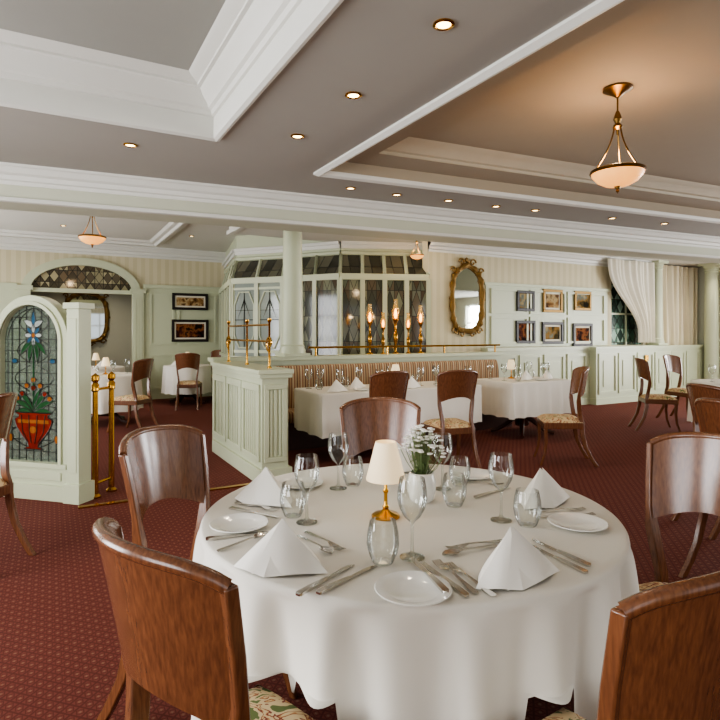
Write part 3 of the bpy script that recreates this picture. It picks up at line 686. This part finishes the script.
cut('fork',-.48,2.12,-.28,2.00); cut('knife',-.48,2.05,-.28,1.94,TZ); cut('knife',-.45,1.745,-.30,1.80,TZ); cut('spoon',-.40,1.66,-.30,1.77)
cut('knife',.44,2.17,.62,2.32); cut('fork',.42,2.42,.60,2.36)
# ---- other tables
def W(kind,u,v,rot=0,lab=None): return place(kind,(u,v,TZ+.001),rot,lab)
W('lamp',3.65,5.7,0,'small lit brass lamp on long banquette table'); W('lamp',5.72,5.9,0,'small lit brass lamp on square table')
for u,v in ((2.62,5.95),(2.78,5.98),(2.92,5.75),(3.3,5.98),(3.75,5.98),(3.95,5.6),(4.25,5.7),(4.42,5.92),(3.3,5.5),(4.6,5.5),(5.35,5.65),(5.45,5.5),(5.95,5.52),(6.12,5.95),(5.4,5.98),(6.2,5.7)): W('goblet',u,v)
for u,v in ((2.66,5.75),(4.1,5.95),(3.5,5.55),(6.0,5.8),(5.55,5.6),(3.1,5.95)): W('tumbler',u,v)
for u,v,r in ((3.12,5.72,.2),(2.75,5.5,0),(4.45,5.6,.4),(5.72,5.62,.1),(6.1,5.58,.5),(3.9,5.9,3),(3.72,5.46,.1)): W('napkin',u,v,r)
for u,v in ((3.05,5.47),(4.15,5.46),(5.85,5.46)): W('plate',u,v)
for x,d,k in ((-3.95,8.7,'lamp'),(-4.1,8.5,'napkin'),(-3.75,8.5,'goblet'),(-3.7,8.9,'goblet'),(-4.2,8.9,'tumbler'),(-3.45,11.2,'lamp'),(-3.6,11.0,'napkin'),(-3.25,11.1,'goblet'),(-5.0,10.6,'lamp'),(-4.8,10.4,'napkin'),
              (4.75,7.1,'napkin'),(4.62,7.35,'goblet'),(5.0,7.4,'lamp'),(4.95,7.0,'goblet')): place(k,T(x,d))
# ---- lights fixtures
def plight(loc,e,col=(1,.72,.42),r=.05,spot=False):
    L=bpy.data.lights.new('lamp_and_fill','SPOT' if spot else 'POINT'); L.energy=e; L.color=col; L.shadow_soft_size=r
    if spot: L.spot_size=radians(120); L.spot_blend=.7
    o=bpy.data.objects.new('lamp_and_fill',L); COL.objects.link(o); o.location=loc
for x,d,z,s in ((1.61,3.5,ZT,1),(-3.49,7.3,ZR,1.05),(.875,8.6,ZS,.68)):
    w=C(x,d); place('pendant',(w[0],w[1],z),0,None,s); plight((w[0],w[1],z-.46*s),10,(1,.72,.43),r=.06)
dl=[(1.45,1.89),(1.45,2.69),(1.43,3.43),(.487,4.15),(2.36,4.43),(2.85,4.43),(3.42,4.38),(4.0,4.34),(4.49,4.28),(5.56,4.15),(6.37,4.05),(-1.0,4.15)]
for u,v in dl:
    place('down',(u,v,ZC)); plight((u,v,ZC-.03),9,(1,.84,.64),.03,True)
for u,v,z,e in ((0.6,6.9,ZR,20),(1.2,8.4,ZR,20),(4.2,6.25,ZS,20),(6.5,6.3,ZS,26),(8.8,6.3,ZS,34),(11,6.4,ZS,44),(12.6,6.7,ZS,30),(0.2,10.6,ZR,26),(2.3,10.6,ZR,26),(.8,13.4,ZR,70)):  # made-up downlights, added to brighten the rear rooms and annex
    place('down',(u,v,z)); plight((u,v,z-.03),e,(1,.86,.68),.05,True)
for u,s in ((3.95,.9),(4.17,.75),(4.38,1.0),(4.60,.75),(4.82,.9)):
    place('raillamp',(u,6.84,1.1),0,None,s)
for u in (3.95,4.38,4.82): plight((u,6.66,1.7),3,r=.03)
# ---------------------------------------------------------------- pictures & mirrors
PA=[painting('landscape_painting',['#1d1a0e','#4c4022','#8a6a38','#5f6c68','#a08e68'],6,.5),painting('warm_print',['#4a3220','#8b6a42','#b09c74','#5a4029'],8,.2),painting('portrait_painting',['#110b08','#46241a','#84522e','#1c1612'],8,.2)]
def picture(u,v,z,w,h,fr,art,mat,lab):
    r=root('framed_picture',(u,v,z),0,lab,'picture'); t=.055
    mb=MB()
    for x0,x1,z0,z1 in ((-w/2,w/2,-h/2,-h/2+t),(-w/2,w/2,h/2-t,h/2),(-w/2,-w/2+t,-h/2+t,h/2-t),(w/2-t,w/2,-h/2+t,h/2-t)): mb.box(x0,x1,-.035,0,z0,z1)
    mk('frame',mb,fr,parent=r,bevel=.005)
    mb=MB().box(-w/2+t,w/2-t,-.012,-.002,-h/2+t,h/2-t)
    q=t+.035 if mat else t
    if mat: mk('mount',mb,M['mount'],parent=r)
    mk('artwork',MB().box(-w/2+q,w/2-q,-.016,-.013,-h/2+q,h/2-q),art,parent=r)
pv=VB-.022
def upx(px,v):
    a=(px-360)/560; d=v/(CA-a*SA); return d*(SA+a*CA),d
for px,y,w,h,fr,art,mt,lab in ((525,301,.44,.38,M['black'],PA[0],0,'small dark-framed landscape painting on cream panelling'),(552,301,.52,.44,M['gold'],PA[1],1,'gilt-framed warm print with white mount'),(582,301,.48,.38,M['gold'],PA[0],0,'gilt-framed landscape painting on panelled wall'),
    (525,332,.48,.42,M['black'],PA[2],0,'dark-framed small portrait on panelled wall'),(552,333,.56,.42,M['black'],PA[0],1,'dark-framed landscape with white mount'),(582,335,.56,.46,M['black'],PA[2],1,'dark-framed warm painting with white mount')):
    u,d=upx(px,pv); picture(u,pv,1.4+(333-y)*d/560,w,h,fr,art,mt,lab)
u,d=upx(190,VL-.04); picture(u,VL-.05,2.08,.76,.36,M['black'],PA[1],1,'wide dark-framed print hung above another'); picture(u,VL-.05,1.45,.78,.48,M['black'],PA[2],1,'wide dark-framed painting on panelled wall')
def mirror(u,v,z,w,h,lab):
    r=root('gilt_mirror',(u,v,z),0,lab,'mirror','ornate gilt wall mirrors'); N=72; pts=[]
    for i in range(N):
        t=2*pi*i/N; e=.62; x=w/2*math.copysign(abs(cos(t))**e,cos(t)); zz=h/2*math.copysign(abs(sin(t))**e,sin(t))
        if zz>0: zz*=1+.12*max(0,1-abs(x)/(w*.3))
        pts.append((x,0,zz))
    mk('mirror_glass',MB().prism([(x*.9,q*.93) for x,_,q in pts],-.02,-.012),M['mirror'],parent=r)
    mb=MB(); mb.tube([(x*1.0,-.03,q) for x,_,q in pts],[.042+.014*sin(i*1.4) for i in range(N)],8,0,True)
    mb.tube([(x*.9,-.03,q*.93) for x,_,q in pts],.014,6,0,True)
    for sx in (-1,1):
        for bx,bz,s in ((.12,h*.60,.07),(.42*w*1.1,h*.47,.06),(w*.5,0,.06),(.4*w,-h*.5,.07),(.12,-h*.55,.07)):
            mb.tube([(sx*bx+sx*s*(1-k/14)*cos(k*.6),-.03,bz+s*(1-k/14)*sin(k*.6)) for k in range(12)],.016,6)
    mb.tube([(.04*sin(k),-.03,h*.57+.016*k) for k in range(7)],.026,6)
    mk('frame',mb,M['gold'],parent=r)
u,d=upx(466,VB); mirror(u,VB-.01,1.4+33*d/560,.66,1.08,'ornate gilt scrollwork mirror on striped wallpaper')
mirror(.75,14.58,1.75,.9,1.1,'large gilt arched mirror seen through arched opening')
# ---------------------------------------------------------------- curtains
def curtain(name,f,mat,lab,n=110,k=24):
    mb=MB().rows([[f(i/n,j/k) for i in range(n+1)] for j in range(k+1)]); mk(name,mb,mat,label=lab,cat='curtain',smooth=70)
def sheer(s,t):
    pinch=sin(min(1,t*1.15)*pi/2)**2.8; w=1.5-.95*pinch; x1=11.32; x=x1-w*(1-s)-.03*pinch
    return (x,VB-.16-.03*sin(s*60)-.04*sin(s*13+t),2.9-1.70*t)
curtain('sheer_curtain',sheer,M['curt'],'sheer white curtain swept aside beside the window')
def drape(s,t):
    pinch=.05*sin(min(1,t*1.3)*pi/2)**3; return (11.64+1.70*(s*(1-pinch)+pinch),7.66-.05*sin(s*55)-.02*sin(s*17+t*2),2.92-2.75*t)
curtain('window_drape',drape,M['drape'],'full-length striped cream drape hanging in the bay')
# ---------------------------------------------------------------- stained glass partition
o0=C(-2.33,4.66); o1=C(-2.33-.963,4.66+.267); rz=atan2(o0[1]-o1[1],o0[0]-o1[0])
sg=root('stained_glass_partition',(o0[0],o0[1],0),rz,'cream arched partition panel with stained glass flower urn design','partition')
gx=-.47; gw=.31; gz0=.30; gzc=1.33
def archpts(w,z0,zc,n=20): return [(gx+w,z0)]+[(gx+w*cos(pi*i/n),zc+w*sin(pi*i/n)) for i in range(n+1)]+[(gx-w,z0)]
mb=MB()
I=archpts(gw,gz0,gzc); O=archpts(gw+.08,gz0-.0,gzc)
mb.rows([[(x,-.05,z) for x,z in I],[(x,-.05,z) for x,z in O],[(x,.05,z) for x,z in O],[(x,.05,z) for x,z in I]],cv=True)
O2=archpts(gw+.03,gz0,gzc); mb.rows([[(x,-.07,z) for x,z in I],[(x,-.07,z) for x,z in O2],[(x,-.05,z) for x,z in O2]])
mb.box(gx-gw-.08,gx+gw+.08,-.05,.05,0,gz0); mb.box(gx-gw-.10,.0,-.07,.07,0,.13); mb.box(gx-gw-.08,gx+gw+.08,-.07,.07,gz0-.03,gz0+.01)
mb.box(gx-gw-.02,gx+gw+.02,-.06,-.05,.17,.24)
mk('frame',mb,M['cream'],parent=sg,bevel=.003)
mb=MB(); mb.box(-.07,.05,-.07,.07,0,1.60); mb.box(-.09,.07,-.09,.09,0,.16); mb.box(-.09,.07,-.09,.09,1.60,1.65); mb.box(-.05,.03,-.075,-.07,.25,1.52)
mk('post',mb,M['cream'],parent=sg,bevel=.004)
mk('glass_panel',MB().prism(archpts(gw,gz0,gzc),-.004,.004),coloured('pale_leaded_glass','#aab6a8',.72),parent=sg)
mb=MB()
for k in range(1,8): x=gx-gw+2*gw*k/8; zt=gzc+sqrt(max(0,gw**2-(x-gx)**2)); mb.box(x-.003,x+.003,-.008,.008,gz0,zt)
for k in range(1,15):
    z=gz0+k*.095; hw=gw if z<gzc else sqrt(max(0,gw**2-(z-gzc)**2)); mb.box(gx-hw,gx+hw,-.008,.008,z-.0025,z+.0025)
mb.tube([(x*.9+gx*.1,0,gzc+(z-gzc)*.9 if z>gzc else z+.03) for x,z in archpts(gw,gz0,gzc)],.006,6,0,True)
for k in range(5):
    for s in (-1,1): mb.tube([(gx+s*(.05+.2*sin(t*.35))*(1-.1*k),-.004,.42+k*.24+t*.025) for t in range(10)],.004,5)
mk('lead_came',mb,M['leadcame'],parent=sg)
gm=[coloured('red_glass','#8e2a1c',.35),coloured('green_glass','#366640',.45),coloured('blue_glass','#42708f',.45),coloured('amber_glass','#b06c34',.4),coloured('white_glass','#d0d8d2',.4),M['leadcame']]
mb=MB()
def blob(cx,cz,rx,rz_,mi,a=0,n=14,y=-.012):
    P=[]
    for i in range(n):
        t=2*pi*i/n; x=rx*cos(t); z=rz_*sin(t); P.append((gx+cx+x*cos(a)-z*sin(a),cz+x*sin(a)+z*cos(a)))
    mb.prism(P,y,.012,mi); mb.tube([(x,-.010,z) for x,z in P],.0035,5,5,True)
def leafm(cx,cz,L,w,a,mi,bend=.35):
    P=[]
    for sg_,seq in ((1,range(0,9)),(-1,range(7,0,-1))):
        for q in seq:
            t=q/8; aa=a+bend*(1 if cos(a)>0 else -1)*-t; 
            P.append((gx+cx+t*L*cos(aa)-sg_*w*sin(pi*t)*sin(aa),cz+t*L*sin(aa)+sg_*w*sin(pi*t)*cos(aa)))
    mb.prism(P,-.011,.011,mi); mb.tube([(x,-.010,z) for x,z in P],.003,5,5,True)
P=[]
for k in range(17):      # smooth urn outline, right side then mirrored
    t=k/16; z=.41+.31*t; r_=.10 if t<.06 else (.045+.15*sin(min(1,(t-.06)/.75)*pi/2)**1.4 if t<.82 else .195-.05*sin((t-.82)/.18*pi)) ; P.append((r_,z))
P=[(gx+r_,z) for r_,z in P]+[(gx-r_,z) for r_,z in reversed(P)]
mb.prism(P,-.012,.012,0); mb.tube([(x,-.010,z) for x,z in P],.005,5,5,True)
mb.prism([(gx-.16,.66),(gx+.16,.66),(gx+.165,.63),(gx-.165,.63)],-.014,.013,3)
for q in (-.1,-.035,.035,.1): mb.tube([(gx+q*.5,-.015,.46),(gx+q*1.1,-.015,.56),(gx+q*1.25,-.015,.70)],.0035,5,5)
blob(0,.575,.035,.03,3,y=-.015)
for a,L in ((.35,.2),(.8,.24),(1.2,.25),(1.57,.22),(1.95,.25),(2.35,.24),(2.8,.2)): leafm(0,.72,L,.022,a,1)
for x,z,m_ in ((0,.93,0),(-.12,.88,0),(.12,.88,0),(0,1.0,3),(-.07,.95,3),(.07,.95,3),(-.17,.84,3),(.17,.84,3)): blob(x,z,.026,.022,m_)
for a in range(8): blob(.055*cos(a*pi/4),1.38+.055*sin(a*pi/4),.034,.018,2 if a%2 else 4,a*pi/4)
blob(0,1.38,.02,.02,3)
for a in (3.5,4.1,5.3,5.9): leafm(0,1.33,.18,.022,a,1)
leafm(0,1.44,.12,.025,.9,4); leafm(0,1.44,.12,.025,2.2,4); leafm(0,1.44,.15,.02,1.57,2,0)
blob(-.2,1.16,.03,.02,2); blob(.2,1.16,.03,.02,2); blob(-.24,.5,.02,.035,3); blob(.24,.5,.02,.035,3)
mb.box(gx-.005,gx+.005,-.012,.012,.76,1.34,1)
mk('glass_motif',mb,gm,parent=sg)
a=C(-2.25,4.76); r=root('brass_handrail',(a[0],a[1],0),0,'polished brass handrail with paired ball-topped posts beside stained glass partition','handrail')
for x,y in ((0,0),(.14,.16)):
    mk('post',MB().lathe([(.045,0),(.045,.015),(.025,.035),(.022,.9),(.032,.91),(.032,.96),(.018,.98),(.034,1.0),(.034,1.035),(.0005,1.06)],18,(x,y,0)),M['brass'],parent=r)
for z in (.92,.12): mk('rail_bar',MB().tube([(0,0,z),(.14,.16,z)],.012,8),M['brass'],parent=r)
mk('trim_14',MB().box(.2,1.68,4.98,5.03,0,.012),M['brass'],kind='structure')
mk('wall_switch',MB().box(0,.10,-.01,0,0,.12),M['brass'],loc=(10.78,VB-.326,.82),label='small brass switch plate on cream dado',cat='switch')
# ---------------------------------------------------------------- camera & world
cam=bpy.data.cameras.new('camera'); cam.sensor_width=36; cam.lens=28; cam.shift_y=-27/720; cam.clip_start=.02
co=bpy.data.objects.new('camera',cam); COL.objects.link(co); co.location=(0,0,1.4); co.rotation_euler=(radians(90),0,-AN)
bpy.context.scene.camera=co
w=bpy.data.worlds.new('world'); bpy.context.scene.world=w; w.use_nodes=True
w.node_tree.nodes['Background'].inputs[0].default_value=(.8,.88,1,1); w.node_tree.nodes['Background'].inputs[1].default_value=.5
sc=bpy.context.scene
sc.view_settings.view_transform='AgX'
try: sc.view_settings.look='AgX - Medium High Contrast'
except Exception: pass
sc.view_settings.exposure=0.3
